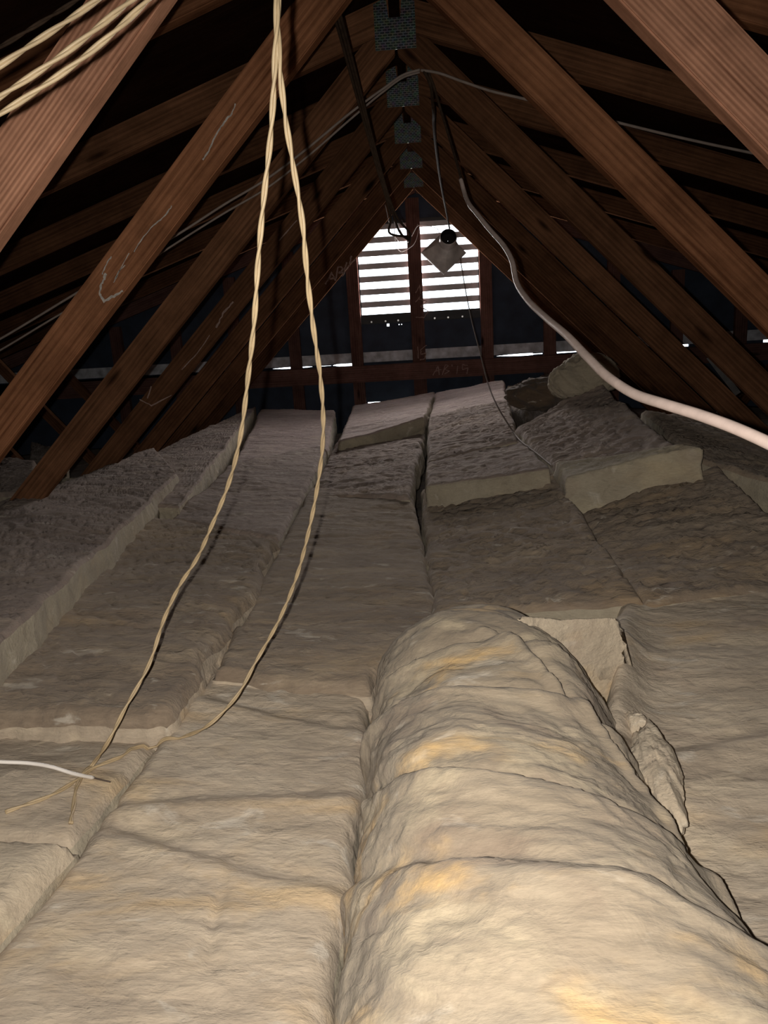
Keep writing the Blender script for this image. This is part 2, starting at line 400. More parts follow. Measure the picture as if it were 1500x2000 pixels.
# ------------------------------------------------------------------ trusses
def frieze(): 
    o = prism('frieze_board', [(-3.4, -.314), (3.2, -.314), (3.2, -.246), (-3.4, -.246)], YW - .012, YW - .001, 0, GREYBAND, None, .001)
    tag(o, 'pale grey weathered board along the gable wall just above the daylight slits', 'board')
frieze()

def top_chord_poly(sg, xe, gap=.015):
    x0 = XR + sg * gap
    f = lambda x: ZC - TR * abs(x - XR)
    return [(x0, f(x0)), (xe, f(xe)), (xe, f(xe) + CW), (x0, f(x0) + CW)]
def plate_poly():
    a = .055; h = .0155
    return [(XR - a, .688), (XR + a, .688), (XR + a, .800), (XR + h + .006, .815), (XR + h, .765), (XR - h, .765), (XR - h - .006, .815), (XR - a, .800)]

LBL = ['nearest roof truss, broad reddish boards crossing both upper corners of the photo',
       'second roof truss from the camera, with white streaks on its left board',
       'third roof truss from the camera, its apex plate at the top centre',
       'fourth roof truss from the camera, with pale smears on its left web',
       'fifth roof truss from the camera, third back from the vent wall',
       'next to last roof truss before the louvred vent, copper-lit lower edges',
       'last roof truss before the gable wall, its bright lower edge framing the louvred vent']
trusses = []
def truss(k):
    Y = Y1 + SP * k
    t = empty('roof_truss', (XR, Y, -.985), LBL[k], 'roof truss', 'roof trusses one behind another')
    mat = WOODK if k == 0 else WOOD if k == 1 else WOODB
    for sg in (-1, 1):
        # inner web, 45 degrees, cut plumb at the ridge and fitted under the top chord
        g = .004
        v = W / math.cos(math.pi / 4)
        xi = XR + sg * (ZV + v - ZC) / (1 - TR)          # where upper edge meets the chord
        zi = ZC - TR * abs(xi - XR)
        zb = -.90; dl = ZV - zb
        poly = [(XR + sg * g, ZV - g), (XR + sg * g, ZC - TR * g - .001), (xi, zi - .001), (XR + sg * (dl + v), zb), (XR + sg * dl, zb)]
        wb = prism('web', poly, Y, Y + T, -sg * math.pi / 4, mat, t)
        if k == 0: wb['label'] = 'reddish straight-grained board at upper ' + ('left' if sg < 0 else 'right')
        # top chord
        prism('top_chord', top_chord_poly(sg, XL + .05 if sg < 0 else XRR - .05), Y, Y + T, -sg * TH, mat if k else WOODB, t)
        # outer short web
        xb, xt = XR + sg * (dl + v - .02), XR + sg * 2.35
        zt = ZC - TR * abs(xt - XR)
        an = math.atan2(zt - zb, (xt - xb))
        nx, nz = -math.sin(an) * W / 2, math.cos(an) * W / 2
        prism('short_web', [(xb + nx, zb), (xb - nx, zb), (xt - nx, zt - .02), (xt + nx, zt - .02)], Y, Y + T, an if sg > 0 else an - math.pi, WOODB, t)
        # heel-side plate at foot is under the wool
    prism('bottom_chord', [(XL + .1, zb - W), (XRR - .1, zb - W), (XRR - .1, zb), (XL + .1, zb)], Y, Y + T, 0, WOODB, t)
    prism('toothed_plate', plate_poly(), Y - .0022, Y - .0002, 0, PLATE, t, 0)
    trusses.append(t); return t
for k in range(7): truss(k)

# chalk / paint marks, thin ribbons lying on the boards
def ribbon(name, pts, Y, wd, mat, parent):
    V, Fc = [], []
    P = [Vector((x, 0, z)) for x, z in pts]
    rnd = random.Random(len(pts) * 7 + int(pts[0][0] * 1000))
    for i, p in enumerate(P):
        a, b_ = P[max(0, i - 1)], P[min(len(P) - 1, i + 1)]
        d = (b_ - a).normalized(); n = Vector((-d.z, 0, d.x)); ww = wd * (.6 + .8 * rnd.random()) / 2
        for q in (p - n * ww, p + n * ww):
            V.append((q.x, Y - .0006, q.z)); V.append((q.x, Y + .0002, q.z))
    for i in range(len(P) - 1):
        a = i * 4
        Fc += [(a, a + 4, a + 6, a + 2), (a + 1, a + 3, a + 7, a + 5), (a, a + 1, a + 5, a + 4), (a + 2, a + 6, a + 7, a + 3)]
    e = len(V) - 4; Fc += [(0, 2, 3, 1), (e, e + 1, e + 3, e + 2)]
    return mesh(name, V, Fc, mat, parent)
def mark(pxs, Y, wd, mat, parent, n=5, name='chalk_mark'):
    pts = [at(x, y, Y=Y) for x, y in pxs]; pts = [(p.x, p.z) for p in pts]
    out = []; rnd = random.Random(int(pxs[0][0]))
    for a, b_ in zip(pts[:-1], pts[1:]):
        for j in range(n):
            t = j / n; out.append((a[0] + (b_[0] - a[0]) * t + rnd.uniform(-1, 1) * wd * .35, a[1] + (b_[1] - a[1]) * t + rnd.uniform(-1, 1) * wd * .35))
    out.append(pts[-1]); return ribbon(name, out, Y, wd, mat, parent)
t1 = trusses[1]; Yk = lambda k: Y1 + SP * k
for pl, wd in (([(460, 203), (452, 222), (438, 240), (422, 262), (410, 290), (396, 312)], .003), ([(336, 402), (322, 422), (300, 440), (276, 468), (262, 492)], .0022),
               ([(252, 494), (238, 520), (226, 545)], .0016), ([(208, 535), (200, 552), (194, 572), (203, 590), (222, 578), (240, 568)], .0045),
               ([(218, 500), (206, 520), (200, 536)], .0025), ([(244, 518), (232, 530), (222, 552)], .0018)):
    mark(pl, Yk(1), wd, CHALK, t1)
t3 = trusses[3]
for pl, wd in (([(455, 590), (436, 612), (422, 640)], .006), ([(410, 655), (385, 690), (355, 722)], .003), ([(580, 430), (545, 470)], .004), ([(272, 780), (295, 792), (335, 772)], .004), ([(296, 755), (288, 778)], .004)):
    mark(pl, Yk(3), wd, CHALKD, t3)
t6 = trusses[6]
for pl in ([(636, 556), (648, 532), (656, 548)], [(640, 546), (654, 542)], [(656, 545), (660, 520), (670, 524), (662, 534), (674, 530), (667, 540)], [(678, 512), (672, 528), (684, 518)], [(686, 500), (682, 516), (694, 506)]):
    mark(pl, Yk(6), .008, CHALKD, t6)

# gable frame: studs, band board and rafters against the wall
gf = empty('gable_frame', (XR, 5.36, -1.0), 'gable end framing of dark upright studs standing against the wall beside and under the vent', 'wall framing')
YG = YW - .013 - .04
for sg in (-1, 1):
    prism('rafter', top_chord_poly(sg, XL + .05 if sg < 0 else XRR - .05, .002), YG, YG + .037, -sg * TH, STUD, gf)
for i, x in enumerate((-1.74, -1.33, -.924, -.503, -.085, .374, .786, 1.20, 1.61, 2.02, -2.15)):
    zt = ZC - TR * abs(x - XR) - .02
    hw = .044 if x == -.085 else .0395
    s = vbox('stud', (x - hw, YG, -.99), (x + hw, YG + .037, zt), STUD, gf)
    if x == -.085:
        st = s; YS = YG
bb = prism('band_board', [(-2.9, -.440), (2.7, -.440), (2.7, -.330), (-2.9, -.330)], YG - .0372, YG - .0002, 0, STUD, gf)
def smark(pl, Y, wd, par, mat=CHALKD): mark(pl, Y, wd, mat, par, 4)
for pl in ([(812, 572), (820, 556), (822, 574)], [(812, 590), (826, 572), (818, 584), (834, 588), (822, 598), (836, 608), (828, 620), (812, 620)], [(816, 676), (817, 700)], [(834, 674), (822, 682), (822, 692), (832, 690), (830, 700), (820, 703)]):
    smark(pl, YG, .006, gf)
YB = YG - .0372
for pl in ([(846, 733), (856, 714), (858, 732)], [(848, 726), (862, 722)], [(864, 732), (870, 712), (876, 714), (868, 722), (878, 724), (868, 731)], [(882, 712), (883, 716)], [(894, 714), (892, 730)], [(914, 714), (903, 712), (903, 722), (914, 718), (912, 730)]):
    smark(pl, YB, .0055, gf)
# ------------------------------------------------------------------ insulation
def vnoise(x, y, seed):
    rng = np.random.RandomState(seed); tb = rng.rand(256, 256)
    xi = np.floor(x).astype(int); yi = np.floor(y).astype(int); fx = x - xi; fy = y - yi
    fx = fx * fx * (3 - 2 * fx); fy = fy * fy * (3 - 2 * fy)
    g = lambda i, j: tb[i & 255, j & 255]
    return (g(xi, yi) * (1 - fx) + g(xi + 1, yi) * fx) * (1 - fy) + (g(xi, yi + 1) * (1 - fx) + g(xi + 1, yi + 1) * fx) * fy
def fbm(x, y, seed, octv=5, gain=.5):
    s = 0; a = 1; n = 0
    for o in range(octv):
        s = s + a * vnoise(x * 2 ** o + 13.1 * o, y * 2 ** o + 7.7 * o, seed + o); n += a; a *= gain
    return s / n - .5
CTRL = np.array([(-1.3, 2.3, -.55), (-1.35, 3, -.57), (-1.3, 3.6, -.55), (-.3, 4.9, -.59), (-.05, 4.9, -.55), (.5, 4.9, -.47), (-.9, 4.5, -.58),
    (-.5, .4, -.63), (0, .4, -.65), (.5, .4, -.63), (-.6, 1, -.62), (0, 1, -.65), (.6, 1, -.61), (-1, 1.2, -.6), (-.6, 1.7, -.62), (0, 1.7, -.64), (.6, 1.7, -.57),
    (-.7, 2.5, -.60), (-.2, 2.5, -.61), (.35, 2.5, -.54), (.9, 2.5, -.44), (-.4, 3.6, -.6), (.1, 3.6, -.55), (.75, 3.5, -.37), (1.4, 3, -.50), (1.0, 1.2, -.60), (-1.4, 1.3, -.58), (1.9, 3.6, -.55), (-1.9, 2.6, -.60)])
def H(x, y):
    d2 = (CTRL[:, 0] - x) ** 2 + ((CTRL[:, 1] - y) * .8) ** 2 + .03
    ww = d2 ** -2.0
    return float((ww * CTRL[:, 2]).sum() / ww.sum())
def on(px, py, off=0.):
    d = ray(px, py); t = .2; prev = None
    while t < 7:
        p = d * t
        if p.z < H(p.x, p.y) + off: break
        t += .01
    return d * (t - .005)

WOOLOBJ = []
GRP = 'insulation batts laid over the attic floor'
def batt(corners, label, mat, side=CUT, th=.10, rough=.012, terr=.006, seed=1, crown=.0, rnd=.018, res=.010, ang=.1, wob=.012, group=GRP, curl=None, name='insulation_batt', fine=.8):
    """corners: far-left, far-right, near-right, near-left world points of the top; one closed mesh."""
    A, B, C, D = [np.array(c, float) for c in corners]
    lu = (np.linalg.norm(B - A) + np.linalg.norm(C - D)) / 2; lv = (np.linalg.norm(D - A) + np.linalg.norm(C - B)) / 2
    nu = int(max(12, min(220, lu / res))); nv = int(max(12, min(260, lv / res)))
    u, v = np.meshgrid(np.linspace(0, 1, nu + 1), np.linspace(0, 1, nv + 1))
    u3, v3 = u[..., None], v[..., None]
    P = (A * (1 - u3) + B * u3) * (1 - v3) + (D * (1 - u3) + C * u3) * v3
    X, Y = P[..., 0].copy(), P[..., 1].copy()
    du = np.minimum(u, 1 - u) * lu; dv = np.minimum(v, 1 - v) * lv; de = np.minimum(du, dv)
    # ragged outline
    eu = (1 - np.clip(du / .06, 0, 1)); ev = (1 - np.clip(dv / .06, 0, 1))
    P[..., 0] += wob * 2 * fbm(X * 0 + u * 3 + seed, Y * 9, seed + 50, 4, .6) * eu
    P[..., 1] += wob * 2.4 * fbm(X * 8, Y * 0 + v * 3 + seed, seed + 60, 4, .6) * ev
    ca, sa = math.cos(ang), math.sin(ang); xr, yr = X * ca - Y * sa, X * sa + Y * ca
    z = rough * 2.2 * fbm(xr * 2.6, yr * 4.5, seed, 3) + rough * fine * fbm(xr * 7, yr * 20, seed + 9, 4, .6)
    s = fbm(xr * 3.2, yr * 11, seed + 20, 4, .55) * 11
    fr = s - np.floor(s)
    step = np.where(fr < .85, fr / .85, (1 - fr) / .15)
    z += terr * (step - .5) * np.clip(de / .02, 0, 1)
    z += crown * (1 - (2 * u - 1) ** 2)
    q = np.clip((rnd - de) / rnd, 0, 1); z -= rnd * (1 - np.sqrt(np.maximum(0, 1 - q * q * .98)))
    if curl is not None: z += curl(u, v)
    P[..., 2] += z
    top = P.reshape(-1, 3); n = len(top)
    idx = np.arange(n).reshape(nv + 1, nu + 1)
    a, b_, c, d = idx[:-1, :-1].ravel(), idx[:-1, 1:].ravel(), idx[1:, 1:].ravel(), idx[1:, :-1].ravel()
    Fc = np.stack([a, d, c, b_], 1).tolist(); mi = [0] * len(Fc)
    ring = list(idx[0, :]) + list(idx[1:, -1]) + list(idx[-1, -2::-1]) + list(idx[-2:0:-1, 0])
    base = n; V = [top]; prev = ring; m = len(ring); NL = 7
    rp = top[ring]; cen = top.mean(0)
    for j in range(1, NL + 1):
        t = j / NL; q = rp.copy()
        q[:, 2] -= th * t
        jit = .034 * fbm(rp[:, 0] * 11 + j * .5, rp[:, 1] * 11 + j * .45, seed + 80, 4) * min(1, j * .5)
        dirv = rp[:, :2] - cen[:2]; dirv /= np.linalg.norm(dirv, axis=1)[:, None] + 1e-6
        q[:, :2] += dirv * jit[:, None] + dirv * (.006 * math.sin(t * math.pi))
        V.append(q); cur = list(range(base, base + m)); base += m
        for i in range(m):
            k = (i + 1) % m; Fc.append((prev[i], prev[k], cur[k], cur[i])); mi.append(1)
        prev = cur
    Fc.append(tuple(prev)); mi.append(1)
    o = mesh(name, np.concatenate(V), Fc, [mat, side], None, True, mi)
    tag(o, label, 'insulation batt', group); WOOLOBJ.append(o); return o
def q(*c):  # corners as (px, py, off)
    return [on(*x) for x in c]

# layer of old loose wool under the batts (seen only in the seams and at the sides)
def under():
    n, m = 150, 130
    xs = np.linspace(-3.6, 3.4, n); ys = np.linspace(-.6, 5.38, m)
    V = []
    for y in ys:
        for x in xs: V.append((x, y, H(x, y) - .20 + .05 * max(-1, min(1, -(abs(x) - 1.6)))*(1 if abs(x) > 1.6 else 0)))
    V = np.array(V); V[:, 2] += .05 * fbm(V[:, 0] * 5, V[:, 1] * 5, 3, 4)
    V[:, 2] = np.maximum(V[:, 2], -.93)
    k = len(V); idx = np.arange(k).reshape(m, n)
    a, b_, c, d = idx[:-1, :-1].ravel(), idx[:-1, 1:].ravel(), idx[1:, 1:].ravel(), idx[1:, :-1].ravel()
    Fc = np.stack([a, b_, c, d], 1).tolist()
    ring = list(idx[0, :]) + list(idx[1:, -1]) + list(idx[-1, -2::-1]) + list(idx[-2:0:-1, 0])
    low = V[ring].copy(); low[:, 2] = -.985
    m2 = len(ring)
    for i in range(m2):
        j = (i + 1) % m2; Fc.append((ring[j], ring[i], k + i, k + j))
    Fc.append(tuple(range(k, k + m2))[::-1])
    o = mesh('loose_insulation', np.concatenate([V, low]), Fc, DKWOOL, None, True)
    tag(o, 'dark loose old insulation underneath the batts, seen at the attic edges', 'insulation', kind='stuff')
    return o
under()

def crs(u, v, v0, sl, amp):
    d = v - (v0 + sl * (u - .5) + .035 * fbm(u * 4, u * 0 + v0 * 31, int(v0 * 100), 4)) 
    env = .35 + 1.3 * (fbm(u * 3 + 4, u * 0 + v0 * 17, 7, 2) + .5)
    return amp * env * (np.exp(-(d / .028) ** 2) - .55 * np.exp(-((d + .03) / .022) ** 2))
# --- left column
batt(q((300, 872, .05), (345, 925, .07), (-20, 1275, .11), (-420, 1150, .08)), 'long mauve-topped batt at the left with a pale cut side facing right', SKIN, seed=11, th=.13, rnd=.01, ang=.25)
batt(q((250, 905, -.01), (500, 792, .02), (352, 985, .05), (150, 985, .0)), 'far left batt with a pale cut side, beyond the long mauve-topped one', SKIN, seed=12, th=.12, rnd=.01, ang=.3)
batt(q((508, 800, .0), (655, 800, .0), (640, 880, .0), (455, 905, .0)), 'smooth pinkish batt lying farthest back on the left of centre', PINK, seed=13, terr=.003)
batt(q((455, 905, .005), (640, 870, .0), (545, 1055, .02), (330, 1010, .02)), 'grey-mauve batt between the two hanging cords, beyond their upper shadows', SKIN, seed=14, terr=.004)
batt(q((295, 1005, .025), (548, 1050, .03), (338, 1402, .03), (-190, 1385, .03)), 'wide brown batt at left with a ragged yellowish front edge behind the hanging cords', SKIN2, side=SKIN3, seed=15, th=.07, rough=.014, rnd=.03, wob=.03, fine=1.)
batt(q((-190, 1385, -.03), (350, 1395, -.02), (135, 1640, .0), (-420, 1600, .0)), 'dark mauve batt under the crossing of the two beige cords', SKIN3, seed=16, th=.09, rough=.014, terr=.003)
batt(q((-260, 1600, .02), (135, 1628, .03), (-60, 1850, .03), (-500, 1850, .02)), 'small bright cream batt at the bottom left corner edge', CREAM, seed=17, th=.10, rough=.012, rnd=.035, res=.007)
# --- centre-left column
batt(q((690, 792, .0), (850, 766, .02), (826, 818, .05), (662, 862, .04)), 'pale batt farthest back at centre with a dark cut front edge', PINK, seed=21, th=.08, terr=.003, rnd=.008)
batt(q((662, 850, -.03), (832, 822, -.01), (800, 968, .03), (605, 965, .0)), 'rough flaky batt at centre just in front of the pale far one', SKIN, seed=22, terr=.009)
batt(q((605, 950, .0), (806, 962, .0), (856, 1205, .02), (450, 1240, .02)), 'long smooth grey-brown batt in the middle, right of the right cord', SKIN2, seed=23, terr=.004)
batt(q((452, 1225, .02), (858, 1190, .02), (725, 1335, .025), (410, 1310, .025)), 'short brown batt strip behind the large cream one at centre left', SKIN2, side=SKIN3, seed=24, th=.06, terr=.005, rnd=.028, wob=.025)
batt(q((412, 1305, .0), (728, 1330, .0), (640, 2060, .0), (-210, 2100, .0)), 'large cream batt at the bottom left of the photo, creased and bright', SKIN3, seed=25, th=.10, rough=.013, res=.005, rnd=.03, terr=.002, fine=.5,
     curl=lambda u, v: crs(u, v, .20, .10, .006) + crs(u, v, .50, -.06, .008) + crs(u, v, .66, .16, .008) - .006 * np.exp(-((u - .62 - .3 * (v - .75) - .12 * fbm(v * 5, v * 0, 3, 3)) / .02) ** 2) * np.exp(-((v - .78) / .08) ** 2))
# --- centre-right column
batt(q((850, 768, .02), (985, 742, .03), (992, 790, .03), (838, 822, .02)), 'pinkish batt farthest back right of centre, under the band board', PINK, seed=31, terr=.003)
batt(q((838, 808, .02), (992, 782, .045), (1012, 858, .04), (834, 902, .02)), 'batt with a ragged dark front lip in the third row right of centre', SKIN, seed=32, terr=.012, rnd=.012)
batt(q((834, 890, .0), (1010, 850, .01), (1075, 912, .06), (832, 948, .05)), 'narrow light flaky batt above the yellowish cut face at centre', SKIN, seed=33, terr=.009, th=.12, rnd=.006)
batt(q((822, 950, -.03), (1075, 905, .03), (1262, 1172, .02), (846, 1205, .02)), 'large dark slanting batt right of centre, behind the lagged duct', SKIN2, seed=34, terr=.012, rough=.016, ang=.35, fine=1.1)
# --- right column
batt(q((1008, 832, .05), (1170, 742, .06), (1335, 880, .07), (1088, 920, .04)), 'big tilted flaky batt rising to the right behind the pale cut face', SKIN, seed=41, terr=.014, rough=.014, ang=.35)
batt(q((1085, 905, .06), (1335, 872, .09), (1372, 878, .09), (1108, 930, .06)), 'batt strip with a broad pale yellowish cut front face at the right', CUT, seed=42, th=.15, terr=.004, rnd=.006, res=.006)
batt(q((1120, 1000, -.03), (1400, 905, -.01), (1640, 1120, .02), (1258, 1176, .02)), 'streaky brown batt in front of the pale cut face at the right', SKIN2, seed=43, terr=.013, rough=.018, ang=.3)
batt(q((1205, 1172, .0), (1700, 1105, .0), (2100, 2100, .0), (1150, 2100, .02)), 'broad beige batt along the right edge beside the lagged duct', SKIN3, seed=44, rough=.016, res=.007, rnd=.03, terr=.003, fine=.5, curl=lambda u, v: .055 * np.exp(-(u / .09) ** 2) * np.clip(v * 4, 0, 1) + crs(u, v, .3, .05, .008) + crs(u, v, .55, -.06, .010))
batt(q((1255, 800, .0), (1560, 850, -.02), (1640, 985, .0), (1345, 882, .01)), 'dark shadowed batt at the far right under the white cable', SKIN2, seed=45, terr=.01)
batt(q((990, 748, .02), (1100, 722, .04), (1115, 752, .07), (1000, 806, .0)), 'dark upturned batt piece behind the big tilted one', DKWOOL, side=DKWOOL, seed=46, rough=.03, th=.1, rnd=.03)
# chunks round the truss feet at far left
batt(q((-60, 1000, .0), (95, 955, .03), (100, 1010, .02), (-60, 1060, .0)), 'cut insulation chunk at the extreme left before the third truss foot', SKIN, seed=51, res=.008, th=.09)
batt(q((95, 935, .03), (182, 930, .03), (188, 985, .03), (100, 1000, .03)), 'pale insulation chunk wedged against the third truss left foot', CUT, seed=52, res=.008, th=.09)
batt(q((-60, 880, .02), (70, 900, .02), (66, 960, .02), (-60, 970, .02)), 'grey insulation chunk behind the third truss left foot', SKIN, seed=53, res=.01, th=.12)
batt(q((60, 860, .0), (125, 880, .02), (130, 920, .0), (55, 915, .0)), 'dim insulation lump left of the fourth truss foot', DKWOOL, seed=54, res=.01, th=.1, rnd=.03)

# fluffy torn lumps
def lump(center, rad, label, mat, seed, rot=0., name='insulation_tuft', amp=.35):
    bm = bmesh.new(); bmesh.ops.create_icosphere(bm, subdivisions=5, radius=1)
    V = np.array([v.co[:] for v in bm.verts]); Fc = [[v.index for v in f.verts] for f in bm.faces]; bm.free()
    n = 1 + amp * 2 * fbm(V[:, 0] * 1.7 + V[:, 2] * 1.1 + 5, V[:, 1] * 1.9 - V[:, 2] * .8 + 5, seed, 5, .6) + amp * .5 * fbm(V[:, 0] * 6 + V[:, 2] * 3 + 9, V[:, 1] * 7 + 9, seed + 5, 5, .6)
    V = V * n[:, None] * np.array(rad); c, s = math.cos(rot), math.sin(rot)
    V = V @ np.array([[c, s, 0], [-s, c, 0], [0, 0, 1]]); V += np.array(center)
    o = mesh(name, V, Fc, mat, None, True); tag(o, label, 'insulation'); WOOLOBJ.append(o); return o
p = on(1150, 752, .09); lump((p.x, p.y + .12, p.z + .02), (.13, .09, .09), 'fluffy beige tuft of insulation sitting on top of the far right batts', CUT, 3)
p = on(1060, 775, .04); lump((p.x, p.y + .1, p.z), (.16, .12, .07), 'dark dirty insulation clump left of the fluffy beige tuft', DKWOOL, 8, .4)
p = on(1282, 1515, .045); lump((p.x, p.y, p.z), (.030, .105, .038), 'torn cream tuft of insulation lying along the right side of the duct', CREAM, 14, -.1, amp=.36)
p = on(1245, 1440, .03); lump((p.x, p.y, p.z + .01), (.016, .03, .026), 'small pale curl of fibre at the head of the torn tuft beside the duct', CREAM, 15, .2, amp=.2)
# flap leaning against the duct
fl_c = [at(1005, 1188, Z=-.425), at(1208, 1200, Z=-.475), at(1238, 1330, Z=-.60), at(1180, 1400, Z=-.64)]
batt([fl_c[0], fl_c[1], fl_c[2], fl_c[3]], 'cream folded corner of batt leaning against the far right side of the duct', CREAM, CREAM, seed=61, th=.05, res=.005, rnd=.012, rough=.014, terr=.003, wob=.006, name='insulation_flap')

# the lagged duct
def duct():
    nv, nu = 260, 200
    V = []
    key = [(.26, -.10, .34, -.66, .190), (.45, -.105, .33, -.66, .200), (.60, -.110, .300, -.655, .198), (.75, -.118, .268, -.655, .198), (.92, -.115, .236, -.65, .200), (1.02, -.112, .240, -.65, .208), (1.12, -.115, .225, -.65, .210), (1.26, -.10, .20, -.65, .20), (1.34, -.06, .17, -.65, .17)]
    K = np.array(key)
    ys = np.linspace(.26, 1.335, nv); th = np.linspace(0, math.pi, nu)
    for y in ys:
        xl, xr_, zb, h = [np.interp(y, K[:, 0], K[:, i]) for i in (1, 2, 3, 4)]
        e = 1.0
        if y > 1.08: e = math.sqrt(max(0., 1 - ((y - 1.08) / .262) ** 2))
        cx, rx = (xl + xr_) / 2, (xr_ - xl) / 2 * (.55 + .45 * e); hh = h * e
        V.append(np.stack([cx - rx * np.sign(np.cos(th)) * np.abs(np.cos(th)) ** .85, np.full(nu, y), zb + hh * np.sin(th) ** (.8 + .35 * (np.cos(th) < 0))], 1))
    P = np.stack(V)                      # nv, nu, 3
    U = np.linspace(0, 1, nu)[None, :] * np.ones((nv, 1)); Yv = ys[:, None] * np.ones((1, nu))
    arc = U * .55
    n = .045 * fbm(arc * 5 + Yv * 1.2, Yv * 6, 71, 3) + .010 * fbm(arc * 9, Yv * 20 + arc * 5, 75, 4, .5) + .014 * fbm(arc * 17, Yv * 17, 78, 4, .55)
    s = fbm(arc * 4 + 2, Yv * 12 + arc * 4, 90, 4, .55) * 8; fr = s - np.floor(s)
    n += .0028 * (np.where(fr < .8, fr / .8, (1 - fr) / .2) - .5)
    def crease(y0, slope, bend, depth, wid, lip):
        d = Yv - (y0 + slope * (U - .5) + bend * (U - .5) ** 2) + .02 * fbm(U * 7, U * 0 + y0 * 9, 5, 3)
        return -depth * np.exp(-(d / wid) ** 2) + lip * np.exp(-((d + wid * 1.9) / (wid * 2.0)) ** 2)
    n += crease(.90, -.10, .25, .014, .012, .013) + crease(.70, -.16, .5, .008, .012, .008) + crease(1.03, -.05, .1, .007, .010, .008) + crease(.57, -.22, .3, .009, .014, .010) + crease(.40, .10, .2, .006, .02, .006)
    # diagonal lap running down the right side
    d = U - (.60 + .9 * (.93 - Yv)); n += np.where(Yv < 1.05, .010 * np.exp(-(d / .02) ** 2) - .008 * np.exp(-((d - .035) / .018) ** 2), 0)
    edge = np.clip(np.minimum(U, 1 - U) / .06, 0, 1); n *= .35 + .65 * edge
    # normal direction in section
    nx = -np.cos(th)[None, :] * np.ones((nv, 1)); nz = np.sin(th)[None, :] * np.ones((nv, 1))
    P[..., 0] += nx * n; P[..., 2] += nz * n
    P[..., 1] += .3 * n * (Yv > 1.1)
    top = P.reshape(-1, 3); idx = np.arange(len(top)).reshape(nv, nu)
    a, b_, c, dd = idx[:-1, :-1].ravel(), idx[:-1, 1:].ravel(), idx[1:, 1:].ravel(), idx[1:, :-1].ravel()
    Fc = np.stack([a, b_, c, dd], 1).tolist()
    Fc.append(list(idx[0, ::-1])); Fc.append(list(idx[-1, :]))
    Fc.append(list(idx[:, 0]) + list(idx[::-1, -1]))
    o = mesh('insulated_duct', top, Fc, DUCTW, None, True)
    tag(o, 'fat rounded duct lagged in creased cream and yellow insulation at the bottom', 'duct'); WOOLOBJ.append(o)
duct()

# ------------------------------------------------------------------ cables
bpy.context.view_layer.update()
TREES = []
for o in WOOLOBJ:
    me = o.data; mw = o.matrix_world
    TREES.append(BVHTree.FromPolygons([mw @ v.co for v in me.vertices], [p.vertices[:] for p in me.polygons]))
def hit(px, py, lift=.004):
    d = ray(px, py); best = 9
    for t in TREES:
        h = t.ray_cast(Vector((0, 0, 0)), d)
        if h[0] is not None and h[3] < best: best = h[3]
    return d * best + Vector((0, -.3, 1)).normalized() * lift
def clear(p, lift):
    for t in TREES:
        h = t.ray_cast(Vector((p.x, p.y, 1.)), Vector((0, 0, -1)))
        if h[0] is not None and p.z < h[0].z + lift: p = Vector((p.x, p.y, h[0].z + lift))
    return p
def path(pts, step=.006):
    out = []
    for x in pts:
        if len(x) == 4: out.append(Vector(x[1:]))
        elif len(x) == 2: out.append(hit(*x))
        else: out.append(at(x[0], x[1], Y=x[2]))
    sp = spline(out, step)
    if any(len(x) == 2 for x in pts): sp = [clear(p, .0035) for p in sp]
    return sp
def twisted(pts, label, r=.0018, off=.0014, pitch=.085, ph=0., mat=CORD, group=None, name='twisted_cord'):
    pth = path(pts, .004); b = pth[-1]
    e = empty(name, tuple(b), label, 'electrical cord', group)
    for s in (0, math.pi): tube('strand', helix(pth, off, pitch, ph + s, 1.2), r, mat, e, 7)
    return e
twisted([('w', -.085, .84, .79), ('w', -.10, .80, .6), (536, -60, .80), (540, 0, .80), (537, 120, .80), (529, 260, .81), (516, 380, .82), (505, 500, .83), (497, 620, .85), (484, 740, .90), (468, 860, .96), (441, 960, 1.02), (412, 1030, 1.05), (382, 1095, 1.08), (350, 1145, 1.09), (322, 1205, 1.09), (290, 1300, 1.07), (241, 1390, 1.03), (216, 1440, 1.0), (180, 1500), (152, 1538), (146, 1575), (140, 1612)],
        'left of two long hanging beige cords, ending on the batt at lower left', ph=.3)
twisted([('w', -.075, .845, .79), ('w', -.09, .805, .6), (546, -60, .805), (543, 0, .805), (545, 110, .80), (556, 220, .81), (572, 320, .82), (590, 430, .83), (600, 540, .85), (612, 640, .88), (626, 740, .93), (631, 850, 1.0), (620, 950, 1.06), (600, 1050, 1.10), (578, 1130, 1.13), (543, 1215, 1.14), (500, 1292, 1.13), (462, 1360, 1.10), (415, 1410, 1.07), (350, 1446), (290, 1466), (235, 1483), (180, 1506), (150, 1528), (95, 1560), (45, 1578), (12, 1590)],
        'right of two long hanging beige cords, crossing the other near the left edge', ph=1.2)
gcord = 'beige cords crossing the top left corner'
twisted([('w', -1.15, .82, -.50), ('w', -0.90, .76, -0.12), (-60, 168, .72), (0, 128, .72), (60, 88, .73), (125, 45, .74), (187, 2, .75), (260, -48, .76), ('w', 0.14, 1.132, 0.495)], 'uppermost beige cord of the three crossing the top left corner', ph=.2, group=gcord, pitch=.085, r=.0017, off=.0012)
twisted([('w', -1.18, .82, -.50), ('w', -0.90, .76, -0.14), (-60, 232, .70), (0, 189, .70), (70, 143, .71), (150, 86, .72), (210, 38, .73), (262, -4, .74), (320, -50, .75), ('w', 0.16, 1.132, 0.475)], 'middle beige cord of the three crossing the top left corner', ph=1.2, group=gcord, pitch=.085, r=.0017, off=.0012)
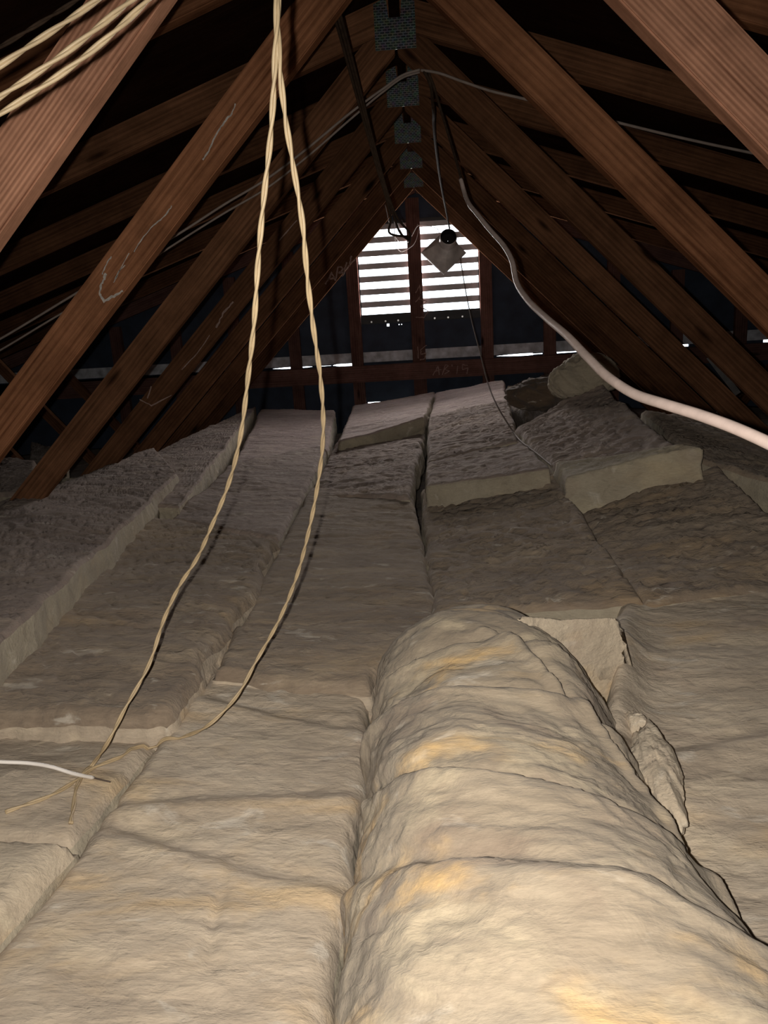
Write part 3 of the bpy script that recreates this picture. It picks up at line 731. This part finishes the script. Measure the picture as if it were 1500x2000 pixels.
twisted([('w', -1.21, .82, -.50), ('w', -0.90, .76, -0.16), (-60, 262, .71), (0, 223, .71), (70, 178, .72), (150, 122, .73), (230, 56, .74), (287, 2, .75), (340, -50, .76), ('w', 0.18, 1.132, 0.455)], 'lowest beige cord of the three crossing the top left corner', ph=2., group=gcord, pitch=.085, r=.0017, off=.0012)
twisted([('w', -1.24, .82, -.50), ('w', -0.90, .76, -0.18), (-60, 125, 1.02), (0, 92, 1.02), (60, 56, 1.03), (150, 0, 1.05), (220, -45, 1.06), ('w', 0.20, 1.132, 0.435)], 'dark brown cord above the three beige ones in the top left corner', mat=BLK, r=.0017, off=.0012)

def cable(name, pts, r, mat, label, cat='cable', seg=8, step=.008, group=None):
    p_ = path(pts, step); o = tube(name, p_, r, mat, None, seg); tag(o, label, cat, group); return o
# three dark wires running back from the top to the vent
for dx, r in ((-7, .0035), (0, .0035), (6, .0033)):
    f = lambda y: 1 if y < 250 else .6
    cable('dark_wire', [('w', -.13 + dx * .001, 1.70, .80), (636 + dx, -70, 1.75), (652 + dx, 0, 1.80), (676 + dx * .9, 90, 1.95), (700 + dx * .8, 180, 2.1), (722 + dx * .6, 262, 2.22), (742 + dx * .5, 335, 2.30), (757 + dx * .45, 385, 2.34)] + [(770 + dx, 425, 2.4), (782 + dx * 3, 455, 2.5), (800, 470 + dx, 2.6)],
          r, BLK, {-7: 'leftmost of three dark wires', 0: 'middle one of three dark wires', 6: 'rightmost of three dark wires'}[dx] + ' slanting from the top centre to the vent', 'wire', group='dark wires slanting to the vent')
cable('grey_cable', [('w', -2.3, 2.30, -.20), (-50, 690, 2.30), (0, 662, 2.30), (140, 578, 2.30), (250, 512, 2.31), (340, 462, 2.32), (440, 398, 2.33), (520, 350, 2.335), (600, 290, 2.34), (690, 216, 2.34), (750, 172, 2.345), (790, 145, 2.35), (820, 136, 2.345)], .0033, NMG, 'upper of two thin grey cables strung across the left side up to the apex', group='grey cables across the left side')
cable('grey_cable', [('w', -2.3, 2.32, -.24), (-50, 712, 2.32), (0, 684, 2.32), (110, 618, 2.32), (230, 550, 2.33), (330, 484, 2.335), (440, 415, 2.34), (520, 368, 2.345), (600, 306, 2.35), (690, 228, 2.35), (750, 178, 2.352), (790, 150, 2.352), (820, 141, 2.35)], .0028, NMG, 'lower of two thin grey cables strung across the left side up to the apex', group='grey cables across the left side')
cable('grey_cable', [(822, 137, 2.345), (850, 141, 2.34), (900, 158, 2.32), (960, 178, 2.30), (1020, 192, 2.29), (1110, 215, 2.27), (1210, 240, 2.25), (1300, 262, 2.25), (1380, 280, 2.25), (1470, 299, 2.25), (1560, 318, 2.25), ('w', 2.0, 2.25, .05)], .0036, NMG, 'thin grey cable running from the apex down to the right behind the second truss')
cable('dark_wire', [(836, 140, 2.345), (846, 165, 2.35), (858, 205, 2.34), (875, 260, 2.30), (893, 320, 2.22), (902, 352, 2.18)], .0035, BLK, 'dark wire from the apex down to the start of the thick white cable', 'wire')
cable('boot_wire', [(828, 138, 2.345), (838, 158, 2.35), (845, 200, 2.42), (847, 240, 2.6), (854, 310, 3.1), (864, 375, 3.8), (874, 425, 4.35), (878, 446, 4.5)], .0045, BLK, 'dark wire dropping from the apex to hold the metal duct boot', 'wire')
# the white cable that comes forward to the right
cable('white_cable', [(900, 350, 2.18), (906, 372, 2.15), (915, 396, 2.08), (932, 418, 2.0), (958, 450, 1.9), (984, 480, 1.8), (1000, 510, 1.7), (1008, 548, 1.6), (1030, 585, 1.45), (1068, 622, 1.28), (1110, 658, 1.12), (1150, 700, 1.0), (1195, 742, .90), (1240, 770, .84), (1300, 790, .78), (1370, 812, .73), (1440, 838, .69), (1500, 865, .66), (1580, 905, .63), ('w', .60, .56, -.27), ('w', .88, .62, -.52)],
      .0054, NM, 'thick white cable sweeping forward from the vent side to the right edge', step=.006, seg=12)
cable('thin_wire', [(899, 505, 4.45), (908, 560, 4.3), (920, 620, 4.1), (938, 690, 3.8), (957, 760, 3.5), (975, 800, 3.3), (1003, 846), (1020, 866), (1045, 885), (1078, 912)], .0030, NMG, 'thin pale wire trailing from the metal boot down onto the batts', 'wire')
we = hit(184, 1523, .007)
e = empty('white_wire', tuple(we), 'short white wire with a stripped dark tip entering from the left edge', 'wire')
tube('sheath', path([(-60, 1484, .88), (0, 1488, .90), (60, 1491, .92), (105, 1499, .94), (140, 1510, .95), (184, 1523)], .005), .0027, WHT, e)
tube('bare_tip', path([(184, 1523), (200, 1527), (217, 1531)], .003), .0012, COPPERY, e)
# cobwebby thin wires around the stud by the vent
for i, pl in enumerate(([(770, 430, 4.7), (772, 470, 4.9), (790, 490, 5.2), (812, 470, 5.33), (820, 440, 5.35)], [(752, 400, 4.7), (765, 450, 4.9), (795, 475, 5.2), (818, 440, 5.35), (850, 445, 5.2), (858, 455, 5.0)],
                        [(775, 435, 4.9), (790, 462, 5.1), (806, 458, 5.33), (816, 438, 5.35)])):
    cable('fine_wire', pl, .0022, NMG, ['longest loop of fine wire hanging over the left vent half by the stud', 'fine wire passing over the stud top towards the metal boot', 'short fine wire loop at the top of the vent stud'][i], 'wire', seg=6)

# ------------------------------------------------------------------ metal duct boot hung by the vent
def boot():
    base = at(868, 470, Y=4.5)
    root = empty('duct_boot', tuple(base), 'shiny sheet metal duct boot hanging in front of the right vent half', 'duct fitting')
    s = 4.5 / F * 1.01
    A = at(876, 462, Y=4.44); ax = (at(873, 484, Y=4.56) - A).normalized()       # axis from round mouth to square end
    n1 = (UPV - ax * UPV.dot(ax)).normalized(); n2 = ax.cross(n1)
    def ring(c, r, n=32, sq=0., rot=0.):
        out = []
        for i in range(n):
            a = 2 * math.pi * i / n + rot
            rr = r
            if sq:
                rs = r / max(abs(math.cos(a - rot)), abs(math.sin(a - rot))); rr = r * (1 - sq) + rs * sq
            out.append(c + (n1 * math.cos(a) + n2 * math.sin(a)) * rr)
        return out
    rc = .044
    secs = [ring(A, rc), ring(A + ax * .012, rc), ring(A + ax * .016, rc * 1.05), ring(A + ax * .022, rc), ring(A + ax * .060, rc * 1.02), ring(A + ax * .064, rc * 1.08), ring(A + ax * .070, rc * 1.04)]
    def loft(name, secs, mat, par, th=.0012, smooth=False):
        V = []; Fc = []; n = len(secs[0]); m = len(secs)
        c = [sum((v for v in s_), Vector()) / n for s_ in secs]
        for s_ in secs: V += [tuple(v) for v in s_]
        for s_, cc in zip(secs, c): V += [tuple(v + (cc - v).normalized() * th) for v in s_]
        o_ = m * n
        for i in range(m - 1):
            for j in range(n):
                k = (j + 1) % n
                Fc.append((i * n + j, i * n + k, (i + 1) * n + k, (i + 1) * n + j))
                Fc.append((o_ + i * n + k, o_ + i * n + j, o_ + (i + 1) * n + j, o_ + (i + 1) * n + k))
        for i in (0, m - 1):
            for j in range(n):
                k = (j + 1) % n; Fc.append((i * n + j, o_ + i * n + j, o_ + i * n + k, i * n + k))
        return mesh(name, V, Fc, mat, par, smooth)
    loft('collar', secs, BOOTM, root, smooth=True)
    loft('mouth_shade', [ring(A + ax * .002, rc - .0018), ring(A + ax * .050, rc - .0018), ring(A + ax * .052, .002)], MOUTHSHADE, root)  # added closed plug: keeps daylight out and paints the mouth's inner shade
    B = A + ax * .068; tilt = (RGT * -.35 - UPV * 1.0).normalized(); shift = (RGT * -.018 - UPV * .022)
    def sq(t):
        r0 = ring(B + shift * t + ax * (.07 * t), rc * 1.04 + .042 * t, 40, t, math.radians(45))
        return r0
    loft('flare', [sq(t) for t in (0, .25, .5, .75, 1.)], BOOTM, root, smooth=False)
    e_ = sq(1.); loft('rim', [e_, [v + ax * .014 for v in e_]], BOOTM, root)
boot()

# ------------------------------------------------------------------ small metal strap between the far right webs
a, b_ = at(1378, 700, Y=2.95), at(1441, 772, Y=2.95)
sm = prism('metal_strap', [(a.x, a.z), (a.x + .02, a.z + .012), (b_.x + .006, b_.z + .012), (b_.x - .012, b_.z)], 2.94, 2.942, 0, GALV, None, 0)
tag(sm, 'small shiny metal strap lying between webs at the far right', 'metal strap')
